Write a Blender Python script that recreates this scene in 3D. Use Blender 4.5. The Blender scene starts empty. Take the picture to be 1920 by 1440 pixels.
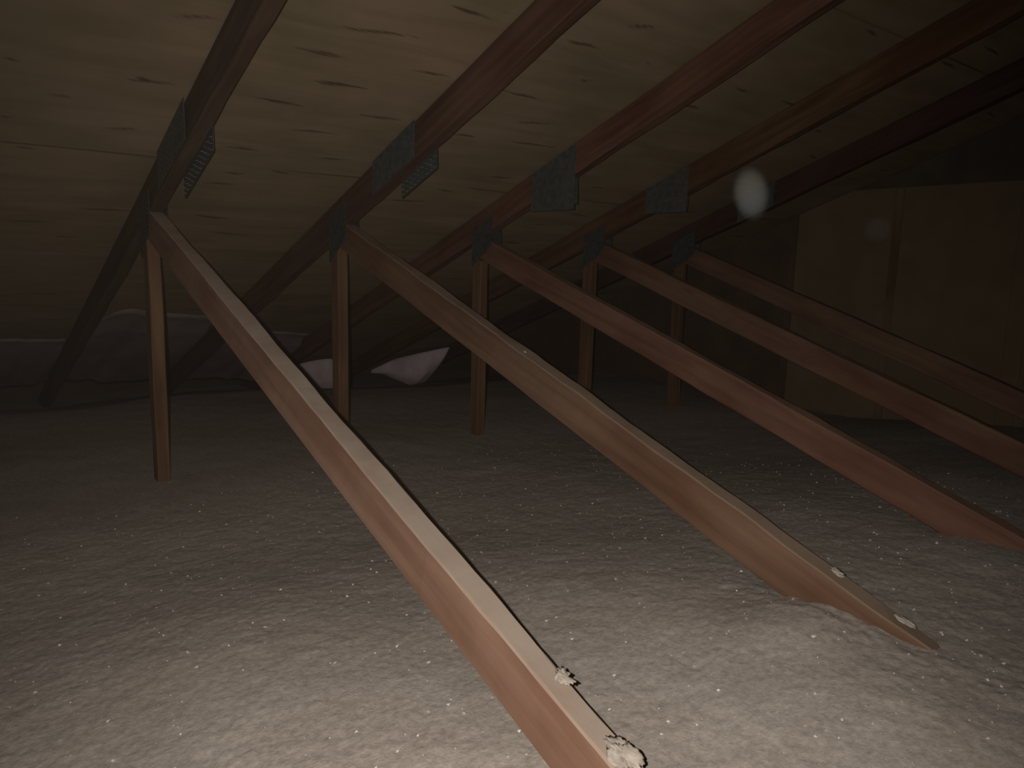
import bpy, bmesh, math, random
import numpy as np
from mathutils import Vector, Matrix

random.seed(7)
rng = np.random.default_rng(11)
scn = bpy.context.scene
COL = scn.collection

# ------------------------------------------------------------------ camera
F_PX = 1420.2
CAM = Vector((-0.5555, 0.0, 0.0))
RIGHT = Vector((0.78589619, -0.61773656, 0.02772586))
UP = Vector((0.0740247, 0.13850169, 0.98759183))
FWD = Vector((0.61391166, 0.77409226, -0.15457571))
cd = bpy.data.cameras.new('camera')
cd.sensor_fit = 'HORIZONTAL'; cd.sensor_width = 36.0
cd.lens = F_PX / 1920 * 36.0
cd.clip_start = 0.02; cd.clip_end = 50
cam = bpy.data.objects.new('camera', cd); COL.objects.link(cam)
m = Matrix.Identity(4)
for i in range(3):
    m[i][0] = RIGHT[i]; m[i][1] = UP[i]; m[i][2] = -FWD[i]; m[i][3] = CAM[i]
cam.matrix_world = m
scn.camera = cam

# ------------------------------------------------------------------ world and light
w = bpy.data.worlds.new('attic_air'); scn.world = w; w.use_nodes = True
bg = w.node_tree.nodes['Background']
bg.inputs[0].default_value = (1.0, 0.86, 0.80, 1); bg.inputs[1].default_value = 0.0
# fine dust hanging in the air: thin haze that scatters the flash back
hz = w.node_tree.nodes.new('ShaderNodeVolumeScatter')
hz.inputs['Color'].default_value = (1.0, 0.83, 0.68, 1); hz.inputs['Density'].default_value = 0.00050
w.node_tree.links.new(hz.outputs[0], w.node_tree.nodes['World Output'].inputs['Volume'])
# the phone's flash, a few centimetres beside the lens
ld = bpy.data.lights.new('phone_flash', 'SPOT')
ld.energy = 61.0; ld.color = (1.0, 0.93, 0.865); ld.shadow_soft_size = 0.004
ld.spot_size = math.radians(108); ld.spot_blend = 1.0
lo = bpy.data.objects.new('phone_flash', ld); COL.objects.link(lo)
lpos = CAM - RIGHT * 0.028 + UP * 0.012
aim = FWD - RIGHT * 0.01 - UP * 0.10
lo.location = lpos
lo.rotation_euler = aim.to_track_quat('-Z', 'Y').to_euler()
scn.view_settings.view_transform = 'Standard'
scn.view_settings.look = 'None'
scn.view_settings.exposure = 0.0
scn.view_settings.gamma = 1.0
scn.view_settings.use_curve_mapping = False

# ------------------------------------------------------------------ geometry constants (metres)
S = 0.61                     # truss spacing
T = 0.038                    # timber thickness
SLOPE = 0.38102; ZR = 1.04173
VR = 0.099 * math.hypot(1, SLOPE)      # vertical depth of the top chord
ZS = ZR + VR                 # underside of the sheathing at y=0
DS = 0.33732; DZ = -0.70017
VD = 0.0865 * math.hypot(1, DS)
YP = 2.459; WP = 0.055
ZI = -0.69
GX = 3.05                    # gable wall plane

# ------------------------------------------------------------------ materials
def new_mat(name):
    mt = bpy.data.materials.new(name); mt.use_nodes = True
    nt = mt.node_tree; nt.nodes.clear()
    out = nt.nodes.new('ShaderNodeOutputMaterial'); b = nt.nodes.new('ShaderNodeBsdfPrincipled')
    nt.links.new(b.outputs[0], out.inputs[0])
    b.inputs['Roughness'].default_value = 0.85
    b.inputs['Specular IOR Level'].default_value = 0.15
    return mt, nt, b, out
def N(nt, t, **kw):
    n = nt.nodes.new(t)
    for k, v in kw.items():
        if k.startswith('i_'): n.inputs[k[2:]].default_value = v
        else: setattr(n, k, v)
    return n
def ramp(nt, fac, stops):
    r = nt.nodes.new('ShaderNodeValToRGB'); e = r.color_ramp.elements
    while len(e) < len(stops): e.new(0.5)
    for k, (p, c) in enumerate(stops):
        e[k].position = p; e[k].color = (*c, 1) if len(c) == 3 else c
    nt.links.new(fac, r.inputs[0]); return r
def mix(nt, fac, a, b, mode='MIX'):
    mx = nt.nodes.new('ShaderNodeMix'); mx.data_type = 'RGBA'; mx.blend_type = mode
    for sock, v in ((mx.inputs[0], fac), (mx.inputs[6], a), (mx.inputs[7], b)):
        if isinstance(v, (int, float)): sock.default_value = v
        elif isinstance(v, tuple): sock.default_value = (*v, 1)
        else: nt.links.new(v, sock)
    return mx.outputs[2]

def wood_mat(name, light, dark, dust=None, seed=0.0, knots=0.35):
    """grain follows the UV: u runs along the length in metres, v around the section"""
    mt, nt, b, out = new_mat(name)
    tc = N(nt, 'ShaderNodeTexCoord')
    mp = N(nt, 'ShaderNodeMapping'); mp.inputs['Scale'].default_value = (2.2, 34, 1)
    mp.inputs['Location'].default_value = (seed, seed * 3, 0)
    nt.links.new(tc.outputs['UV'], mp.inputs[0])
    n1 = N(nt, 'ShaderNodeTexNoise'); n1.inputs['Scale'].default_value = 1.0; n1.inputs['Detail'].default_value = 6
    n1.inputs['Distortion'].default_value = 0.5
    nt.links.new(mp.outputs[0], n1.inputs['Vector'])
    mp2 = N(nt, 'ShaderNodeMapping'); mp2.inputs['Scale'].default_value = (3.0, 7, 1)
    mp2.inputs['Location'].default_value = (seed * 5 + 2, seed, 0)
    nt.links.new(tc.outputs['UV'], mp2.inputs[0])
    n2 = N(nt, 'ShaderNodeTexNoise'); n2.inputs['Scale'].default_value = 1.0; n2.inputs['Detail'].default_value = 3
    nt.links.new(mp2.outputs[0], n2.inputs['Vector'])
    r1 = ramp(nt, n1.outputs[0], [(0.3, dark), (0.68, light)])
    r2 = ramp(nt, n2.outputs[0], [(0.35, (0.62, 0.50, 0.46)), (0.62, (1.0, 1.0, 1.0))])
    col = mix(nt, 0.75, r1.outputs[0], r2.outputs[0], 'MULTIPLY')
    v = N(nt, 'ShaderNodeTexVoronoi'); v.inputs['Scale'].default_value = 1.0
    mp3 = N(nt, 'ShaderNodeMapping'); mp3.inputs['Scale'].default_value = (3.1, 11, 1)
    nt.links.new(tc.outputs['UV'], mp3.inputs[0]); nt.links.new(mp3.outputs[0], v.inputs['Vector'])
    rk = ramp(nt, v.outputs['Distance'], [(0.05, (knots,) * 3), (0.13, (0, 0, 0))])
    col = mix(nt, rk.outputs[0], col, tuple(c * 0.4 for c in dark))
    if dust:
        g = N(nt, 'ShaderNodeNewGeometry'); sp = N(nt, 'ShaderNodeSeparateXYZ')
        nt.links.new(g.outputs['True Normal'], sp.inputs[0])
        rz = ramp(nt, sp.outputs[2], [(0.55, (0, 0, 0)), (0.8, (1, 1, 1))])
        nd = N(nt, 'ShaderNodeTexNoise'); nd.inputs['Scale'].default_value = 14; nd.inputs['Detail'].default_value = 5
        nt.links.new(tc.outputs['Object'], nd.inputs['Vector'])
        rd = ramp(nt, nd.outputs[0], [(0.25, (0.55,) * 3), (0.6, (0.95,) * 3)])
        f = mix(nt, 1.0, rz.outputs[0], rd.outputs[0], 'MULTIPLY')
        col = mix(nt, f, col, dust)
    nt.links.new(col, b.inputs['Base Color'])
    bp = N(nt, 'ShaderNodeBump'); bp.inputs['Strength'].default_value = 0.25; bp.inputs['Distance'].default_value = 0.002
    nt.links.new(n1.outputs[0], bp.inputs['Height']); nt.links.new(bp.outputs[0], b.inputs['Normal'])
    return mt

DUST = (0.325, 0.265, 0.212)
M_RAFTER = [wood_mat('old_rafter_timber_%s' % k, l, d, None, s) for k, l, d, s in (
    ('dull', (0.115, 0.080, 0.055), (0.070, 0.044, 0.031), 1.3),
    ('red', (0.135, 0.078, 0.052), (0.080, 0.042, 0.030), 4.1),
    ('rust', (0.180, 0.094, 0.062), (0.096, 0.046, 0.031), 7.7),
    ('amber', (0.145, 0.082, 0.042), (0.085, 0.042, 0.022), 9.2),
    ('dark', (0.080, 0.044, 0.034), (0.050, 0.027, 0.021), 12.5))]
DUST2 = (0.24, 0.175, 0.125)
M_WEB = [wood_mat('web_timber_%s' % k, l, d, du, s) for k, l, d, du, s in (
    ('tan', (0.300, 0.188, 0.132), (0.220, 0.124, 0.083), DUST, 0.7),
    ('russet', (0.195, 0.122, 0.078), (0.140, 0.078, 0.049), DUST2, 3.9),
    ('red', (0.205, 0.113, 0.075), (0.148, 0.074, 0.050), (0.20, 0.125, 0.083), 6.6),
    ('brown', (0.200, 0.120, 0.078), (0.145, 0.080, 0.052), (0.17, 0.105, 0.070), 8.3))]
M_POST = wood_mat('post_timber', (0.180, 0.110, 0.060), (0.125, 0.068, 0.036), None, 15.0)
M_STUD = wood_mat('gable_stud_timber', (0.200, 0.145, 0.083), (0.160, 0.112, 0.063), None, 21.0)

def plywood_mat():
    mt, nt, b, out = new_mat('plywood_sheathing')
    tc = N(nt, 'ShaderNodeTexCoord')
    mp = N(nt, 'ShaderNodeMapping'); mp.inputs['Scale'].default_value = (2.0, 16, 1)
    nt.links.new(tc.outputs['UV'], mp.inputs[0])
    n1 = N(nt, 'ShaderNodeTexNoise'); n1.inputs['Scale'].default_value = 1.0; n1.inputs['Detail'].default_value = 7
    n1.inputs['Distortion'].default_value = 0.8
    nt.links.new(mp.outputs[0], n1.inputs['Vector'])
    n2 = N(nt, 'ShaderNodeTexNoise'); n2.inputs['Scale'].default_value = 3.2; n2.inputs['Detail'].default_value = 4
    nt.links.new(tc.outputs['UV'], n2.inputs['Vector'])
    r1 = ramp(nt, n1.outputs[0], [(0.30, (0.255, 0.200, 0.126)), (0.7, (0.330, 0.262, 0.172))])
    r2 = ramp(nt, n2.outputs[0], [(0.35, (0.80, 0.82, 0.74)), (0.65, (1.08, 1.0, 0.98))])
    col = mix(nt, 1.0, r1.outputs[0], r2.outputs[0], 'MULTIPLY')
    at = N(nt, 'ShaderNodeAttribute'); at.attribute_name = 'streak'
    col = mix(nt, at.outputs['Fac'], col, (0.060, 0.042, 0.022))
    at2 = N(nt, 'ShaderNodeObjectInfo')
    r3 = ramp(nt, at2.outputs['Random'], [(0.0, (0.92,) * 3), (1.0, (1.05,) * 3)])
    col = mix(nt, 1.0, col, r3.outputs[0], 'MULTIPLY')
    nt.links.new(col, b.inputs['Base Color'])
    bp = N(nt, 'ShaderNodeBump'); bp.inputs['Strength'].default_value = 0.2; bp.inputs['Distance'].default_value = 0.002
    nt.links.new(n1.outputs[0], bp.inputs['Height']); nt.links.new(bp.outputs[0], b.inputs['Normal'])
    return mt
M_PLY = plywood_mat()

def simple_noise_mat(name, c0, c1, scale, rough=0.9, bump=0.3, metallic=0.0, detail=5, bd=0.003):
    mt, nt, b, out = new_mat(name)
    tc = N(nt, 'ShaderNodeTexCoord')
    n = N(nt, 'ShaderNodeTexNoise'); n.inputs['Scale'].default_value = scale; n.inputs['Detail'].default_value = detail
    nt.links.new(tc.outputs['Object'], n.inputs['Vector'])
    r = ramp(nt, n.outputs[0], [(0.32, c0), (0.68, c1)])
    nt.links.new(r.outputs[0], b.inputs['Base Color'])
    b.inputs['Roughness'].default_value = rough; b.inputs['Metallic'].default_value = metallic
    bp = N(nt, 'ShaderNodeBump'); bp.inputs['Strength'].default_value = bump; bp.inputs['Distance'].default_value = bd
    nt.links.new(n.outputs[0], bp.inputs['Height']); nt.links.new(bp.outputs[0], b.inputs['Normal'])
    return mt
M_PLATE = simple_noise_mat('galvanised_plate', (0.066, 0.075, 0.070), (0.105, 0.115, 0.110), 60, 0.55, 0.2, 0.25)
M_NODE = simple_noise_mat('tarnished_plate', (0.040, 0.050, 0.048), (0.080, 0.092, 0.092), 60, 0.6, 0.2, 0.2)
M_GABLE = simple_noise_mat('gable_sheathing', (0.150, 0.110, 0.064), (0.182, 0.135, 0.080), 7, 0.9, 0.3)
M_GABLE2 = simple_noise_mat('gable_sheathing_darker', (0.085, 0.056, 0.040), (0.115, 0.075, 0.052), 7, 0.9, 0.3)  # darker, redder tone for boards and studs toward the eave
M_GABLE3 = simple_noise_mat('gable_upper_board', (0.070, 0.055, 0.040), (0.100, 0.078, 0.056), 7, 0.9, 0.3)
M_DECK = simple_noise_mat('ceiling_deck_board', (0.3, 0.28, 0.26), (0.4, 0.38, 0.35), 9)
M_FLECK = simple_noise_mat('pale_paper_fleck', (0.48, 0.43, 0.38), (0.72, 0.66, 0.60), 300, 0.9, 0.1)
M_TUFT = simple_noise_mat('cellulose_tuft', (0.28, 0.24, 0.20), (0.42, 0.37, 0.31), 90, 1.0, 0.5)

def insulation_mat():
    mt, nt, b, out = new_mat('blown_cellulose')
    tc = N(nt, 'ShaderNodeTexCoord')
    n1 = N(nt, 'ShaderNodeTexNoise'); n1.inputs['Scale'].default_value = 95; n1.inputs['Detail'].default_value = 6; n1.inputs['Roughness'].default_value = 0.7
    n2 = N(nt, 'ShaderNodeTexNoise'); n2.inputs['Scale'].default_value = 11; n2.inputs['Detail'].default_value = 5
    v = N(nt, 'ShaderNodeTexVoronoi'); v.inputs['Scale'].default_value = 62
    for n in (n1, n2, v): nt.links.new(tc.outputs['Object'], n.inputs['Vector'])
    r1 = ramp(nt, n1.outputs[0], [(0.30, (0.315, 0.278, 0.240)), (0.66, (0.480, 0.430, 0.378))])
    r2 = ramp(nt, n2.outputs[0], [(0.3, (0.90, 0.88, 0.87)), (0.7, (1.0, 1.0, 1.0))])
    col = mix(nt, 1.0, r1.outputs[0], r2.outputs[0], 'MULTIPLY')
    rv = ramp(nt, v.outputs['Distance'], [(0.10, (0.28,) * 3), (0.22, (0, 0, 0))])
    nm = N(nt, 'ShaderNodeTexNoise'); nm.inputs['Scale'].default_value = 30
    nt.links.new(tc.outputs['Object'], nm.inputs['Vector'])
    rm = ramp(nt, nm.outputs[0], [(0.52, (0, 0, 0)), (0.62, (1, 1, 1))])
    f = mix(nt, 1.0, rv.outputs[0], rm.outputs[0], 'MULTIPLY')
    col = mix(nt, f, col, (0.68, 0.62, 0.55))
    nt.links.new(col, b.inputs['Base Color'])
    b.inputs['Roughness'].default_value = 1.0; b.inputs['Specular IOR Level'].default_value = 0.0
    bp = N(nt, 'ShaderNodeBump'); bp.inputs['Strength'].default_value = 0.55; bp.inputs['Distance'].default_value = 0.004
    nt.links.new(n1.outputs[0], bp.inputs['Height']); nt.links.new(bp.outputs[0], b.inputs['Normal'])
    return mt
M_INS = insulation_mat()

def baffle_mat(k):
    mt, nt, b, out = new_mat('pale_pink_sheet')
    tc = N(nt, 'ShaderNodeTexCoord')
    n = N(nt, 'ShaderNodeTexNoise'); n.inputs['Scale'].default_value = 6; n.inputs['Detail'].default_value = 5
    nt.links.new(tc.outputs['Object'], n.inputs['Vector'])
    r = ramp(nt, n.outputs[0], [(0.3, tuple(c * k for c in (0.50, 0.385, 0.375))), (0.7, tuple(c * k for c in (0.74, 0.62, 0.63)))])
    nt.links.new(r.outputs[0], b.inputs['Base Color'])
    b.inputs['Roughness'].default_value = 0.7
    bp = N(nt, 'ShaderNodeBump'); bp.inputs['Strength'].default_value = 0.4; bp.inputs['Distance'].default_value = 0.01
    nt.links.new(n.outputs[0], bp.inputs['Height']); nt.links.new(bp.outputs[0], b.inputs['Normal'])
    return mt
M_BAF_DIM_LIT = [baffle_mat(0.42), baffle_mat(1.15)]  # same sheet twice: shade painted into the first colour, highlights into the second

# ------------------------------------------------------------------ helpers
def link(name, me, mat, parent=None, loc=(0, 0, 0)):
    o = bpy.data.objects.new(name, me)
    if mat: me.materials.append(mat)
    COL.objects.link(o)
    o.parent = parent; o.location = loc
    return o
def tag(o, label, cat, group=None, kind=None):
    o['label'] = label; o['category'] = cat
    if group: o['group'] = group
    if kind: o['kind'] = kind
    return o
def empty(name, loc):
    o = bpy.data.objects.new(name, None); o.empty_display_size = 0.1
    COL.objects.link(o); o.location = loc; return o
def mesh_from(verts, faces, smooth=False):
    me = bpy.data.meshes.new('m'); me.from_pydata([tuple(v) for v in verts], [], faces); me.update()
    if smooth: me.shade_smooth()
    return me

def timber(name, mat, parent, base, A, B, seed, wob=0.0012, segs=40, ch=0.003):
    """A and B: the two end sections, each (x0, x1, lower point (y,z), upper point (y,z)).
    Lofted with chamfered arrises, a little bow and an uneven edge, UV u along the length."""
    r = random.Random(seed)
    def sect(E):
        x0, x1, lo_, up_ = E
        lo_ = Vector((0, lo_[0], lo_[1])); up_ = Vector((0, up_[0], up_[1]))
        d = (up_ - lo_).length; c = ch / d
        pts = []
        for fx, fz in ((ch, 0), (0, c), (0, 1 - c), (ch, 1), (-ch, 1), (9, 1 - c), (9, c), (-ch, 0)):
            p = lo_.lerp(up_, fz)
            p.x = x0 + fx if fx in (0, ch) else (x1 if fx == 9 else x1 + fx)
            pts.append(p)
        return pts
    a, b_ = sect(A), sect(B)
    L = ((a[0] + a[3]) / 2 - (b_[0] + b_[3]) / 2).length
    ph = [(r.random() * 6.28, r.uniform(2, 14)) for _ in range(8)]
    verts = []; uvs = []; faces = []
    bv = Vector(base)
    vv = [0, .003, .089, .092, .124, .127, .213, .216]
    for i in range(segs + 1):
        t = i / segs
        for k in range(8):
            p = a[k].lerp(b_[k], t)
            if 0 < i < segs:
                q = ph[k // 2]
                e = wob * (math.sin(q[1] * L * t + q[0]) + 0.6 * math.sin(2.7 * q[1] * L * t + q[0] * 2) + r.uniform(-.5, .5))
                p = p + Vector((e * 0.6, 0, e if k in (2, 3, 4, 5) else -e))
            verts.append(p - bv)
    for i in range(segs):
        for k in range(8):
            k2 = (k + 1) % 8
            faces.append((i * 8 + k, (i + 1) * 8 + k, (i + 1) * 8 + k2, i * 8 + k2))
            u0, u1 = L * i / segs, L * (i + 1) / segs
            v0 = vv[k]; v1 = vv[k2] if k2 else 0.25
            uvs.append([(u0, v0), (u1, v0), (u1, v1), (u0, v1)])
    faces.append(tuple(range(8))); uvs.append([(0.01 * vv[k], vv[k]) for k in range(8)])
    faces.append(tuple(segs * 8 + k for k in reversed(range(8)))); uvs.append([(L, vv[k]) for k in range(8)])
    me = mesh_from(verts, faces)
    ul = me.uv_layers.new(name='UVMap'); flat = [c for f in uvs for c in f]
    for i, c in enumerate(flat): ul.data[i].uv = (c[0] + seed * 1.7, c[1])
    bm = bmesh.new(); bm.from_mesh(me); bmesh.ops.recalc_face_normals(bm, faces=bm.faces); bm.to_mesh(me); bm.free()
    return link(name, me, mat, parent)

def grid_noise(X, Y, freq, seed):
    """smooth value noise by sums of random plane waves (vectorised)"""
    r = np.random.default_rng(seed); out = np.zeros_like(X)
    for _ in range(14):
        th = r.uniform(0, 2 * np.pi); f = freq * r.uniform(0.6, 1.6)
        out += np.sin((X * np.cos(th) + Y * np.sin(th)) * f * 2 * np.pi + r.uniform(0, 6.28))
    return out / 14 ** 0.5
def value_noise(X, Y, freq, seed):
    r = np.random.default_rng(seed); L = r.uniform(-1, 1, (257, 257))
    a = 0.6; u = (X * math.cos(a) - Y * math.sin(a)) * freq + 90.3; v = (X * math.sin(a) + Y * math.cos(a)) * freq + 71.7
    iu = np.floor(u).astype(int); iv = np.floor(v).astype(int); fu = u - iu; fv = v - iv
    fu = fu * fu * (3 - 2 * fu); fv = fv * fv * (3 - 2 * fv)
    g = lambda i, j: L[i % 257, j % 257]
    return (g(iu, iv) * (1 - fu) + g(iu + 1, iv) * fu) * (1 - fv) + (g(iu, iv + 1) * (1 - fu) + g(iu + 1, iv + 1) * fu) * fv
def smooth01(t):
    t = np.clip(t, 0, 1); return t * t * (3 - 2 * t)

# ------------------------------------------------------------------ roof sheathing (ceiling of the attic)
KN = [(-0.09,1.736,-0.02,1.717),(-0.12,1.965,-0.08,1.972),(-0.14,1.98,-0.04,1.968),(-0.27,2.083,-0.24,2.078),(-0.37,1.974,-0.36,1.971),(-0.36,2.196,-0.35,2.196),(-0.13,2.193,-0.07,2.181),(-0.14,2.664,0,2.659),(-0.32,2.779,-0.21,2.771),(-0.18,2.884,-0.11,2.88),(0.19,1.758,0.29,1.761),(0.16,1.967,0.27,1.973),(0.28,1.864,0.34,1.866),(0.3,2.086,0.41,2.079),(0.17,2.212,0.25,2.215),(0.17,2.429,0.24,2.426),(0.44,2.218,0.52,2.21),(0.21,2.663,0.3,2.672),(0.29,2.788,0.39,2.796),(0.26,1.658,0.41,1.638),(0.23,1.752,0.29,1.757),(0.28,1.86,0.4,1.857),(0.5,1.752,0.58,1.748),(0.46,1.974,0.56,1.969),(0.45,1.516,0.54,1.521),(0.79,1.759,0.91,1.765),(0.93,1.885,1.03,1.868),(0.78,1.996,0.84,1.992),(0.97,1.652,1.0,1.644),(0.94,2.34,1.0,2.346),(1.09,1.526,1.11,1.53),(0.8,1.524,0.9,1.52),(0.92,1.425,1.0,1.402),(0.99,1.989,1.17,1.982),(1.07,2.216,1.17,2.205),(0.81,2.449,0.94,2.436),(-0.32,2.328,-0.29,2.331),(0.21,2.356,0.25,2.357),(0.33,2.319,0.39,2.327)]
for row in range(-18, 24):                    # the same rows of marks go on over the rest of the roof
    y = 2.31 + 0.112 * row
    for _ in range(6):
        x = random.uniform(-2.4, 3.0); yy = y + random.uniform(-.02, .02)
        if -0.45 < x < 1.25 and 1.4 < yy < 2.95: continue
        KN.append((x, yy, x + random.uniform(.04, .13), yy + random.uniform(-.008, .008)))

ceiling = empty('ceiling', (0.3, 2.3, ZS - SLOPE * 2.3)); ceiling['kind'] = 'structure'
cb = ceiling.location
def roof_panel(x0, x1, y0, y1):
    nx = max(2, int((x1 - x0) / 0.018)); ny = max(2, int((y1 - y0) / 0.005))
    xs = np.linspace(x0, x1, nx + 1); ys = np.linspace(y0, y1, ny + 1)
    X, Y = np.meshgrid(xs, ys)
    sag = 0.0015 * grid_noise(X, Y, 0.8, 5)
    Z = ZS - SLOPE * Y + 0.001 + sag
    st = np.zeros_like(X)
    for i, (a, b, c, d) in enumerate(KN):
        if c < x0 or a > x1 or b < y0 - .05 or b > y1 + .05: continue
        t = (X - a) / max(c - a, .02)
        yl = b + (d - b) * t + 0.0012 * np.sin(t * 7 + i)
        half = 0.0062 * np.clip(1.15 - abs(t - .5) * 1.6, 0.25, 1)
        e = np.clip(1 - ((Y - yl) / half) ** 2, 0, 1) * smooth01((0.75 - abs(t - .5)) / .3)
        st = np.maximum(st, e * (0.75 + 0.25 * ((i * 37) % 10) / 10))
    r_ = 0.25 + 0.6 * smooth01(0.5 + grid_noise(X, Y, 1.6, 21))
    st = np.maximum(st, r_ * (np.minimum(Y - y0, y1 - Y) < 0.003))
    nv = X.size
    n = nx + 1
    v = np.stack([X, Y, Z], -1).reshape(-1, 3) - np.array(cb)
    vt = v.copy(); vt[:, 2] += 0.0125
    idx = np.arange(nv).reshape(X.shape)
    q = np.stack([idx[:-1, :-1], idx[1:, :-1], idx[1:, 1:], idx[:-1, 1:]], -1).reshape(-1, 4)
    faces = q.tolist()
    c4 = [idx[0, 0], idx[0, -1], idx[-1, -1], idx[-1, 0]]
    # top skin as one quad plus four edge strips
    top = [nv, nv + 1, nv + 2, nv + 3]
    V = np.concatenate([v, vt[c4]])
    faces.append(top)
    faces.append([int(i) for i in idx[0, ::-1]] + [nv, nv + 1])
    faces.append([int(i) for i in idx[-1, :]] + [nv + 2, nv + 3])
    faces.append([int(i) for i in idx[:, 0]] + [nv + 3, nv])
    faces.append([int(i) for i in idx[::-1, -1]] + [nv + 1, nv + 2])
    me = bpy.data.meshes.new('plywood_panel'); me.from_pydata(V.tolist(), [], faces); me.update()
    at = me.attributes.new('streak', 'FLOAT', 'POINT')
    at.data.foreach_set('value', np.concatenate([st.ravel(), np.zeros(4)]).astype(np.float32))
    ul = me.uv_layers.new(name='UVMap')
    li = np.empty(len(me.loops), dtype=np.int32); me.loops.foreach_get('vertex_index', li)
    uv = V[li][:, :2] + np.array([x0 * 1.7, y0])
    ul.data.foreach_set('uv', uv.astype(np.float32).ravel())
    return link('plywood_panel', me, M_PLY, ceiling)
G = 0.0005
rows = [(-1.26, -0.12), (-0.12, 1.02), (1.17, 2.31), (2.31, 3.45), (3.45, 4.59), (4.59, 5.65)]
rows = [(-1.11, 0.03), (0.03, 1.17), (1.17, 2.31), (2.31, 3.45), (3.45, 4.59), (4.59, 5.65)]
for ri, (y0, y1) in enumerate(rows):
    j = [-1.811, 0.629, GX + 0.06] if ri % 2 else [-1.811, -0.591, 1.849, GX + 0.06]
    for a, b in zip(j[:-1], j[1:]):
        roof_panel(a + G, b - G, y0 + G, y1 - G)

# ------------------------------------------------------------------ trusses
# per truss: small measured offsets (x near / x far / z near / z far / depth)
R_OFF = [(0.0054,-0.0003,0.0031,0.0022,0.0), (0.0014,0.0085,-0.001,-0.0023,0.0), (-0.004,-0.003,0.0035,0.0028,-0.004), (-0.001,-0.0066,0.0004,0.0039,0.0), (0,0,0,0,0)]
D_OFF = [(-0.0018,-0.001,0.0034,0.0147,0), (0.0022,0.0008,0.0005,0.0103,0.0019), (-0.010,0.002,0.0063,-0.0221,0), (0.004,-0.002,0.0019,-0.0049,0.0019), (0,0,0,0,0)]
ORD = [('nearest roof truss at the left, with the pale dusty diagonal crossing the foreground', 0, 0),
       ('second roof truss from the left, its russet diagonal sinking into insulation at lower right', 1, 1),
       ('third roof truss from the left, with a square grey plate and a reddish diagonal', 2, 2),
       ('fourth roof truss from the left, amber brown rafter along the top right', 3, 3),
       ('farthest dark roof truss, standing just before the brown gable wall', 4, 3)]

def plate(name, parent, base, x, y0, y1, top, bot, seed, teeth_sign, teeth=False):
    """thin punched truss plate in the y-z plane between the curves top(y) and bot(y),
    with raised slot rims outside and bent teeth where it overhangs the timber"""
    bm = bmesh.new(); th = 0.0012
    def hexa(pts, d0, d1):
        vs = [bm.verts.new((x + d - base[0], y - base[1], z - base[2])) for d in (d0, d1) for y, z in pts]
        for f in ((0, 1, 2, 3), (7, 6, 5, 4), (0, 4, 5, 1), (1, 5, 6, 2), (2, 6, 7, 3), (3, 7, 4, 0)):
            bm.faces.new([vs[i] for i in f])
    hexa([(y0, bot(y0)), (y1, bot(y1)), (y1, top(y1)), (y0, top(y0))], -th / 2, th / 2)
    r = random.Random(seed); s = -teeth_sign
    na = int((y1 - y0) / 0.022)
    for i in range(na):
        y = y0 + (i + .5) * (y1 - y0) / na; z0, z1 = bot(y), top(y); nb = max(1, int((z1 - z0) / 0.014))
        for k in range(nb):
            z = z0 + (k + .5) * (z1 - z0) / nb
            hexa([(y - .004, z - .0016), (y + .004, z - .0016), (y + .004, z + .0016), (y - .004, z + .0016)], s * th / 2, s * (th / 2 + .0006))
            if teeth and z < zb(y) - 0.003:
                Q = lambda dy, dz, d: bm.verts.new((x + d - base[0], y + dy - base[1], z + dz - base[2]))
                t0, t1, t2, t3 = [Q(a, c, teeth_sign * th / 2) for a, c in ((-.004, 0), (.004, 0), (-.004, .0025), (.004, .0025))]
                tip = Q(r.uniform(-.002, .002), .001, teeth_sign * .010)
                for f in ((t0, t1, tip), (t1, t3, tip), (t3, t2, tip), (t2, t0, tip)): bm.faces.new(f)
    bmesh.ops.recalc_face_normals(bm, faces=bm.faces)
    me = bpy.data.meshes.new(name); bm.to_mesh(me); bm.free()
    return link(name, me, M_PLATE if name == 'splice_plate' else M_NODE, parent)

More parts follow.
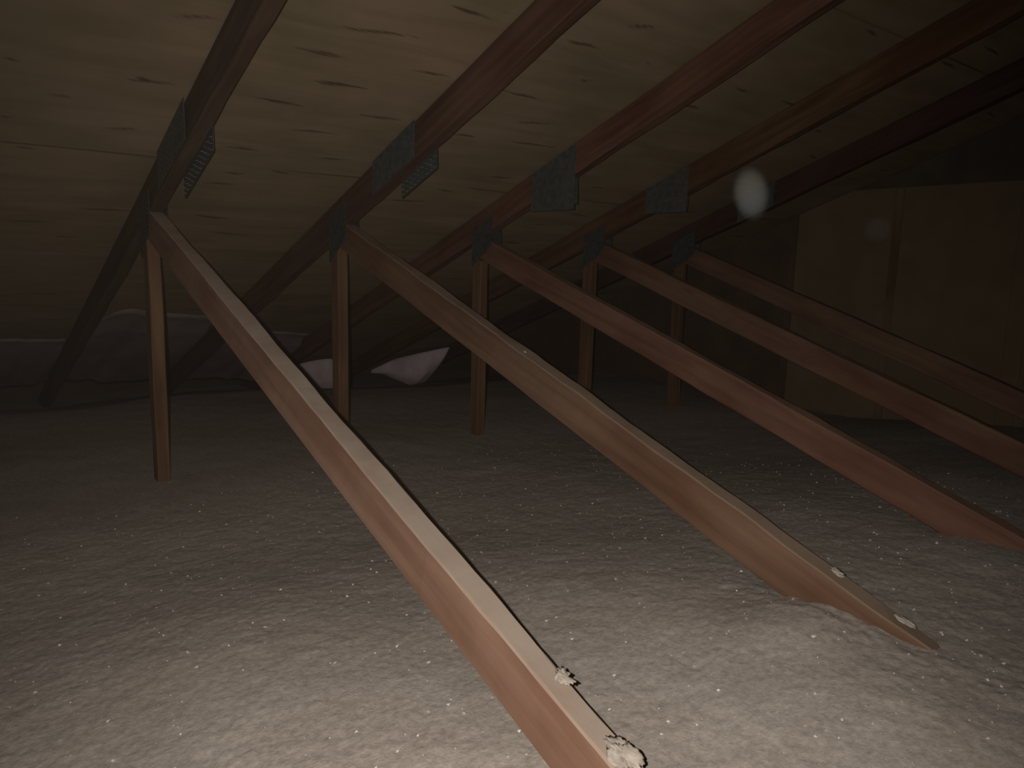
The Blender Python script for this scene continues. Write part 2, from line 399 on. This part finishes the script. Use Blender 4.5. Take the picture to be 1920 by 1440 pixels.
zb = lambda y: ZR - SLOPE * y
zt_ = lambda y: ZS - SLOPE * y - 0.006
SPL = [(2.0, 2.27, zb, 1.94, 2.20, lambda y: zb(y) - .050),
       (1.94, 2.19, lambda y: zb(y) - .004, 1.90, 2.10, lambda y: zb(y) - .048),
       (1.925, 2.15, lambda y: .192, 1.96, 2.14, lambda y: .215),
       (1.945, 2.155, lambda y: .224, 1.98, 2.13, lambda y: .25),
       (1.97, 2.15, lambda y: zb(y) - .002, 1.97, 2.15, lambda y: zb(y) - .002)]
for n, (lab, ri, wi) in enumerate(ORD):
    X = S * n
    base = (X + T / 2, YP + WP / 2, ZI - 0.02)
    tr = empty('roof_truss', base)
    tag(tr, lab, 'roof truss', 'timber roof trusses in a row')
    # top chord
    a1, a2, z1, z2, dd = R_OFF[n]
    def rs(y):
        t = (y - 1.2) / 1.8; ox = a1 + (a2 - a1) * t; oz = z1 + (z2 - z1) * t
        ox = max(-.012, min(.012, ox)); oz = max(-.004, min(.004, oz))
        zz = ZR - SLOPE * y
        return (X + ox, X + ox + T, (y, zz + oz), (y, ZS - SLOPE * y - 0.0035))
    timber('rafter', M_RAFTER[ri], tr, base, rs(-1.05), rs(5.6), 3 + n, segs=90)
    # diagonal web
    a1, a2, z1, z2, dd = D_OFF[n]
    def dsn(y, yb=None):
        t = (y - 1.2) / 1.15; ox = a1 + (a2 - a1) * t; oz = z1 + (z2 - z1) * t
        oz = max(-.022, min(.0145, oz))
        yb = y if yb is None else yb
        zt = DZ + DS * y + oz
        return (X + ox + .0006, X + ox + T + .0012, (yb, DZ + DS * yb + oz - VD - dd), (y, zt))
    oz = max(-.022, min(.0145, z1 + (z2 - z1) * 1.06))
    yt = (ZR - DZ - oz) / (SLOPE + DS)
    timber('diagonal_web', M_WEB[wi], tr, base, dsn(-0.45), dsn(yt - .004, 2.518), 23 + n, segs=90)
    # vertical post, its head cut to the slope of the diagonal
    zt = lambda y: DZ + DS * y + oz - VD - 0.002
    ox = {0: .004, 1: .003, 2: 0.0, 3: -.01, 4: .02}[n]
    A = (X + ox, X + ox + T, (YP, ZI - 0.16), (YP + WP, ZI - 0.16))
    B = (X + ox * 0.3, X + ox * 0.3 + T, (YP, zt(YP)), (YP + WP, zt(YP + WP)))
    timber('post', M_POST, tr, base, A, B, 43 + n, segs=30)
    # splice plates on both faces of the rafter
    a0, a1_, ab, c0_, c1_, cb_ = SPL[n]
    ox = max(abs(R_OFF[n][0]), abs(R_OFF[n][1])) * .6 + .0022
    plate('splice_plate', tr, base, X - ox, a0, a1_, zt_, ab, n, 1)
    plate('splice_plate', tr, base, X + T + ox, c0_, c1_, zt_, cb_, n + 9, -1, True)
    # node plates where post, diagonal and rafter meet
    nb_ = lambda y: zb(y) - .075 + .25 * (2.45 - y)
    for sx, ts in ((X - 0.0045, 1), (X + T + 0.0045, -1)):
        plate('node_plate', tr, base, sx, 2.385, 2.515, lambda y: zb(y) + .055, nb_, 60 + n, ts)

# ------------------------------------------------------------------ gable wall
wall = empty('wall_right', (GX + T, 1.6, ZI)); wall['kind'] = 'structure'
wb = Vector(wall.location)
def slab(name, x0, x1, poly, mat, bev=0.002):
    """poly: outline in the y-z plane"""
    bm = bmesh.new()
    vs = [bm.verts.new(Vector((x0, y, z)) - wb) for y, z in poly]
    f = bm.faces.new(vs)
    r = bmesh.ops.extrude_face_region(bm, geom=[f])
    bmesh.ops.translate(bm, vec=(x1 - x0, 0, 0), verts=[g for g in r['geom'] if isinstance(g, bmesh.types.BMVert)])
    bmesh.ops.recalc_face_normals(bm, faces=bm.faces)
    bmesh.ops.bevel(bm, geom=list(bm.edges), offset=bev, segments=1, affect='EDGES')
    me = bpy.data.meshes.new(name); bm.to_mesh(me); bm.free()
    ul = me.uv_layers.new(name='UVMap')
    for lp in me.loops:
        co = me.vertices[lp.vertex_index].co; ul.data[lp.index].uv = (co.z, co.y + co.x)
    return link(name, me, mat, wall)
zr_ = lambda y: ZS - SLOPE * y - 0.001
LZ = 0.405
edges = [-1.1, 0.0, 1.22, 2.225, 3.2, 4.2, 5.6]
for a, b in zip(edges[:-1], edges[1:]):
    a += .0003; b -= .0003
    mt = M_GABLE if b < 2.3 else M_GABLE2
    top = [(b, min(LZ, zr_(b))), (a, min(LZ, zr_(a)))]
    yk = (ZS - .001 - LZ) / SLOPE
    if a < yk < b: top = [(b, zr_(b)), (yk, LZ), (a, LZ)]
    slab('sheathing_board', GX + 0.018, GX + 0.030, [(a, ZI - .2), (b, ZI - .2)] + top, mt, .0005)
    if a < yk:
        c = min(b, yk - .02)
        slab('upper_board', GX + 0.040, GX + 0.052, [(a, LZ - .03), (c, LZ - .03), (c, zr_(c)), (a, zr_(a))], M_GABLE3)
for y in (0.50, 1.11, 1.70, 2.23, 2.84, 3.45):
    zt = min(LZ, zr_(y + T)) - .004
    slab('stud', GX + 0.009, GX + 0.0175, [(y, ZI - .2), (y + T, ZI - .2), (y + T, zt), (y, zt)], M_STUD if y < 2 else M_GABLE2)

# ------------------------------------------------------------------ ceiling deck under the insulation
fl = mesh_from([(x, y, z) for z in (ZI - .22, ZI - .20) for x, y in ((-1.9, -1.1), (GX + .06, -1.1), (GX + .06, 5.7), (-1.9, 5.7))],
               [(3, 2, 1, 0), (4, 5, 6, 7), (0, 1, 5, 4), (1, 2, 6, 5), (2, 3, 7, 6), (3, 0, 4, 7)])
fo = link('floor', fl, M_DECK); fo['kind'] = 'structure'

# ------------------------------------------------------------------ blown insulation
def ins_height(X, Y):
    h = np.full_like(X, ZI)
    near = smooth01((2.00 - Y) / 1.62)
    lift = 0.045 + 0.040 * smooth01((X + 0.50) / 0.40) + 0.045 * smooth01((X - 0.10) / 0.40)
    h = h + lift * near
    # mound heaped against the second diagonal
    h = h + 0.022 * np.exp(-(((X - 0.56) / 0.12) ** 2 + ((Y - 0.61) / 0.10) ** 2))
    # heaped against the third diagonal
    h = h + 0.014 * np.exp(-(((X - 1.15) / 0.14) ** 2 + ((Y - 0.55) / 0.16) ** 2))
    h = h + 0.007 * grid_noise(X, Y, 0.9, 3) * smooth01((Y - .4) / .6) + 0.003 * value_noise(X, Y, 4.0, 4)
    ct = np.exp(-((X - 0.60) / 0.05) ** 2) * smooth01((.85 - Y) / .15)
    h = h + ct * (0.0022 * value_noise(X, Y, 38, 31) + 0.0018 * value_noise(X, Y, 90, 32) + 0.0015)
    yc = 3.75 + 0.15 * smooth01(X / .4) - 0.35 * smooth01((X - .8) / 1.0)
    d = np.clip(Y - yc, 0, 3)
    h = h - 0.155 * d * smooth01(d / .25)
    h = h + 0.0011 * value_noise(X, Y, 13, 8) + 0.0008 * value_noise(X, Y, 31, 9) + 0.0007 * value_noise(X, Y, 67, 10)
    return h
def axis(dense0, dense1, step, lo_, hi, far):
    a = np.arange(dense0, dense1, step); L = []; x = dense0
    s = step
    while x > lo_: s = min(far, s * 1.09); x -= s; L.append(x)
    R = []; x = a[-1]; s = step
    while x < hi: s = min(far, s * 1.09); x += s; R.append(min(x, hi))
    return np.array(L[::-1] + list(a) + R)
xs = axis(-0.62, 1.55, 0.0060, -1.85, GX + 0.017, 0.03)
xs = np.clip(xs, -1.85, GX + 0.0165); xs = np.unique(xs)
ys = axis(0.30, 2.05, 0.0060, -1.05, 5.60, 0.03); ys = np.unique(ys)
X, Y = np.meshgrid(xs, ys)
Z = ins_height(X, Y)
jit = rng.uniform(-1, 1, X.shape) * 0.0007 * ((X > -.7) & (X < 1.7) & (Y > .2) & (Y < 2.2)) + rng.uniform(-1, 1, X.shape) * 0.0003
Z = Z + jit
Z = np.minimum(Z, ZS - SLOPE * Y - 0.02)
idx = np.arange(X.size).reshape(X.shape)
q = np.stack([idx[:-1, :-1], idx[:-1, 1:], idx[1:, 1:], idx[1:, :-1]], -1).reshape(-1, 4)
me = bpy.data.meshes.new('loose_fill_insulation')
org = np.array([0.5, 1.5, ZI])
me.vertices.add(X.size); me.vertices.foreach_set('co', (np.stack([X, Y, Z], -1).reshape(-1, 3) - org).astype(np.float32).ravel())
me.loops.add(q.size); me.loops.foreach_set('vertex_index', q.astype(np.int32).ravel())
me.polygons.add(len(q)); me.polygons.foreach_set('loop_start', np.arange(0, q.size, 4, dtype=np.int32))
me.update(calc_edges=True); me.validate(); me.shade_smooth()
ins = link('loose_fill_insulation', me, M_INS, None, tuple(org))
tag(ins, 'grey brown blown cellulose insulation covering the whole attic floor', 'insulation', None, 'stuff')

# pale flecks of paper lying on the insulation: uncountable, one object
def flecks(name, count, region, smin, smax, seed, bias=1.0):
    r = np.random.default_rng(seed)
    x0, x1, y0, y1 = region
    px = r.uniform(x0, x1, count); py = y0 + (y1 - y0) * r.uniform(0, 1, count) ** bias
    hz = ins_height(px, py)
    V = []; Fc = []
    for i in range(count):
        if hz[i] > ZS - SLOPE * py[i] - .04: continue
        s = smin + (smax - smin) * r.random() ** 3.2
        c = np.array([px[i], py[i], hz[i] + 0.0012])
        ang = r.uniform(0, 6.28)
        k = len(V)
        dirs = [(math.cos(ang + a), math.sin(ang + a)) for a in (0, 1.4, 2.9, 4.4)]
        for (dx, dy) in dirs:
            e = s * r.uniform(.5, 1.1)
            V.append(c + np.array([dx * e, dy * e, r.uniform(-.3, .5) * s]))
        V.append(c + np.array([0, 0, s * 0.5])); V.append(c - np.array([0, 0, s * 0.5]))
        for a in range(4):
            Fc.append((k + a, k + (a + 1) % 4, k + 4)); Fc.append((k + (a + 1) % 4, k + a, k + 5))
    me = bpy.data.meshes.new(name); me.from_pydata([tuple(v - org) for v in V], [], Fc); me.update()
    return me
fm = flecks('paper_flecks', 3600, (-1.0, 1.9, 0.25, 2.3), 0.0008, 0.0046, 5, 1.4)
fo = link('paper_flecks', fm, M_FLECK, None, tuple(org))
tag(fo, 'small pale paper flecks scattered over the near insulation', 'flecks', None, 'stuff')

# ------------------------------------------------------------------ eave sheets hanging in the rafter bays
BAF = [
 ([(-0.60,4.0,-.39),(-0.265,4.014,-0.394),(-0.143,4.031,-0.4),(-0.008,4.049,-0.407)], [(-0.60,4.86,-.735),(-0.221,4.86,-0.734),(-0.122,4.86,-0.722),(-0.008,4.86,-0.712)], 'dim eave sheet left of the nearest rafter, in the dark corner'),
 ([(0.046,3.834,-0.327),(0.167,3.627,-0.248),(0.318,3.672,-0.266),(0.60,3.75,-.296)], [(0.046,4.86,-0.708),(0.185,4.86,-0.722),(0.32,4.86,-0.738),(0.60,4.86,-0.742)], 'grey pink eave sheet behind the first post, straight lower edge'),
 ([(0.660,4.149,-0.447),(0.772,3.963,-0.376),(0.999,4.036,-0.404),(1.21,4.10,-.43)], [(0.660,4.86,-0.756),(0.895,4.86,-0.757),(1.027,4.86,-0.769),(1.21,4.86,-0.82)], 'pale triangular eave sheet seen left of the pale foreground diagonal'),
 ([(1.27,4.80,-.725),(1.40,4.70,-0.668),(1.55,4.60,-0.632),(1.68,4.68,-0.672),(1.815,4.90,-0.790)], [(1.27,4.80,-.80),(1.45,4.78,-0.86),(1.58,4.74,-0.900),(1.68,4.80,-0.885),(1.815,4.92,-0.800)], 'pink white eave sheet curling out between the foreground diagonal and second post'),
 ([(2.02,4.90,-.775),(2.12,4.722,-0.680),(2.26,4.58,-0.622),(2.435,4.50,-0.585)], [(2.02,4.90,-0.795),(2.14,4.80,-0.825),(2.23,4.72,-0.872),(2.31,4.66,-0.860),(2.435,4.56,-0.665)], 'sagging pink white eave sheet right of the second post, brightest of them'),
]
def lerp_poly(P, t):
    n = len(P) - 1; k = min(int(t * n), n - 1); f = t * n - k
    p = [Vector(P[max(0, min(n, k + q))]) for q in (-1, 0, 1, 2)]
    return 0.5 * (2 * p[1] + (p[2] - p[0]) * f + (2 * p[0] - 5 * p[1] + 4 * p[2] - p[3]) * f * f + (3 * p[1] - p[0] - 3 * p[2] + p[3]) * f ** 3)
for bi, (top, bot, lab) in enumerate(BAF):
    nu, nv = 40, 18
    V = []; Fc = []
    c0 = sum((Vector(p) for p in top + bot), Vector()) / (len(top) + len(bot))
    bulge = (0.0, 0.0, 0.0, 0.07, 0.08)[bi]
    for j in range(nv + 1):
        s = j / nv
        for i in range(nu + 1):
            t = i / nu
            p = lerp_poly(top, t).lerp(lerp_poly(bot, t), s)
            ww = math.sin(math.pi * s)
            p.y -= bulge * ww * math.sin(math.pi * t)
            p.z -= bulge * 0.35 * ww * math.sin(math.pi * t)
            rip = 0.006 * math.sin(t * 11 + s * 3 + bi) + 0.004 * math.sin(t * 23 + s * 5)
            p.z += rip * s - 0.004; p.y += rip * 0.6
            lim = ZS - SLOPE * p.y - 0.006 + 0.003 * max(0, 1 - s * 9)
            if bi < 3 and s < 0.12: p.z = lim
            if p.z > lim: p.z = lim
            V.append(p - c0)
    for j in range(nv):
        for i in range(nu):
            a = j * (nu + 1) + i; Fc.append((a, a + 1, a + nu + 2, a + nu + 1))
    me = mesh_from(V, Fc, True)
    o = link('eave_baffle', me, M_BAF_DIM_LIT[0 if bi < 3 else 1], None, tuple(c0))
    md = o.modifiers.new('thickness', 'SOLIDIFY'); md.thickness = 0.002; md.offset = 0
    tag(o, lab, 'eave baffle', 'pale sheets hanging at the eave')

# ------------------------------------------------------------------ loose tufts resting on the diagonals
def tuft(loc, size, label, seed):
    r = random.Random(seed)
    bm = bmesh.new(); bmesh.ops.create_icosphere(bm, subdivisions=4, radius=1)
    ph = [(Vector((r.gauss(0, 1), r.gauss(0, 1), r.gauss(0, 1))), r.random() * 6.28) for _ in range(16)]
    for v in bm.verts:
        n = v.co.normalized(); e = 0
        for i, (k, f) in enumerate(ph): e += math.sin(k.dot(n) * (1.6 + i * 0.55) + f) / (1.6 + i * .25)
        v.co = n * max(.35, 1 + 0.26 * e + r.uniform(-.11, .11))
        v.co.x *= size[0]; v.co.y *= size[1]; v.co.z *= size[2]
        if v.co.z < -0.25 * size[2]: v.co.z = -0.25 * size[2]
    me = bpy.data.meshes.new('insulation_tuft'); bm.to_mesh(me); bm.free(); me.shade_smooth()
    o = link('insulation_tuft', me, M_TUFT, None, loc)
    o.rotation_euler = (math.atan(DS), 0, 0)
    tag(o, label, 'tuft', 'insulation tufts caught on the truss diagonals')
tz = lambda y, d=0: DZ + DS * y + d
tuft((0.030, 0.622, tz(.622, .0012)), (0.010, 0.014, 0.0034), 'small pale tuft on the top edge of the foreground diagonal, above its lower end', 1)
tuft((0.022, 0.512, tz(.512, .0012)), (0.014, 0.021, 0.0040), 'larger pale tuft on the foreground diagonal at the bottom edge of the photo', 2)
tuft((0.632, 0.605, tz(.605, .0012)), (0.007, 0.013, 0.004), 'grey tuft on the second diagonal, beside the insulation mound', 3)
tuft((0.632, 0.485, tz(.485, .0012)), (0.007, 0.014, 0.004), 'grey tuft on the second diagonal, close to where it sinks into insulation', 4)
tuft((0.622, 1.437, tz(1.437, .006)), (0.003, 0.005, 0.003), 'tiny white speck on top of the second diagonal, halfway up', 5)

# ------------------------------------------------------------------ dust drifting in the air, lit by the flash
def puff(px, py, dist, wpx, hpx, tilt, dens, label, col, seed):
    d = (FWD + RIGHT * ((px - 960) / F_PX) + UP * ((720 - py) / F_PX))
    loc = CAM + d * dist
    bm = bmesh.new(); bmesh.ops.create_icosphere(bm, subdivisions=4, radius=1)
    me = bpy.data.meshes.new('dust_puff'); bm.to_mesh(me); bm.free(); me.shade_smooth()
    mt = bpy.data.materials.new('airborne_dust_%d' % seed); mt.use_nodes = True
    nt = mt.node_tree; nt.nodes.clear()
    out = nt.nodes.new('ShaderNodeOutputMaterial'); vs = nt.nodes.new('ShaderNodeVolumeScatter')
    vs.inputs['Color'].default_value = (*col, 1); vs.inputs['Anisotropy'].default_value = 0.0
    nt.links.new(vs.outputs[0], out.inputs['Volume'])
    tc = nt.nodes.new('ShaderNodeTexCoord'); ln = nt.nodes.new('ShaderNodeVectorMath'); ln.operation = 'LENGTH'
    nt.links.new(tc.outputs['Object'], ln.inputs[0])
    mr = nt.nodes.new('ShaderNodeMapRange'); mr.interpolation_type = 'SMOOTHSTEP'
    mr.inputs['From Min'].default_value = 1.0; mr.inputs['From Max'].default_value = 0.6
    mr.inputs['To Min'].default_value = 0.0; mr.inputs['To Max'].default_value = dens
    nt.links.new(ln.outputs['Value'], mr.inputs['Value']); nt.links.new(mr.outputs[0], vs.inputs['Density'])
    o = link('dust_puff', me, mt, None, loc)
    q = Matrix((RIGHT, UP, -FWD)).transposed().to_quaternion()
    o.rotation_mode = 'QUATERNION'
    from mathutils import Quaternion
    o.rotation_quaternion = q @ Quaternion((0, 0, 1), tilt)
    o.scale = (wpx / 2 / F_PX * dist, hpx / 2 / F_PX * dist, wpx / 2 / F_PX * dist)
    tag(o, label, 'dust')
puff(1408, 363, 0.55, 74, 112, math.radians(8), 2.9, 'bright white oval of airborne dust hanging before the dark rafters', (0.92, 0.95, 0.90), 1)
puff(1645, 431, 0.60, 56, 56, 0.0, 0.5, 'faint round grey speck of airborne dust before the gable wall', (0.85, 0.95, 0.85), 2)
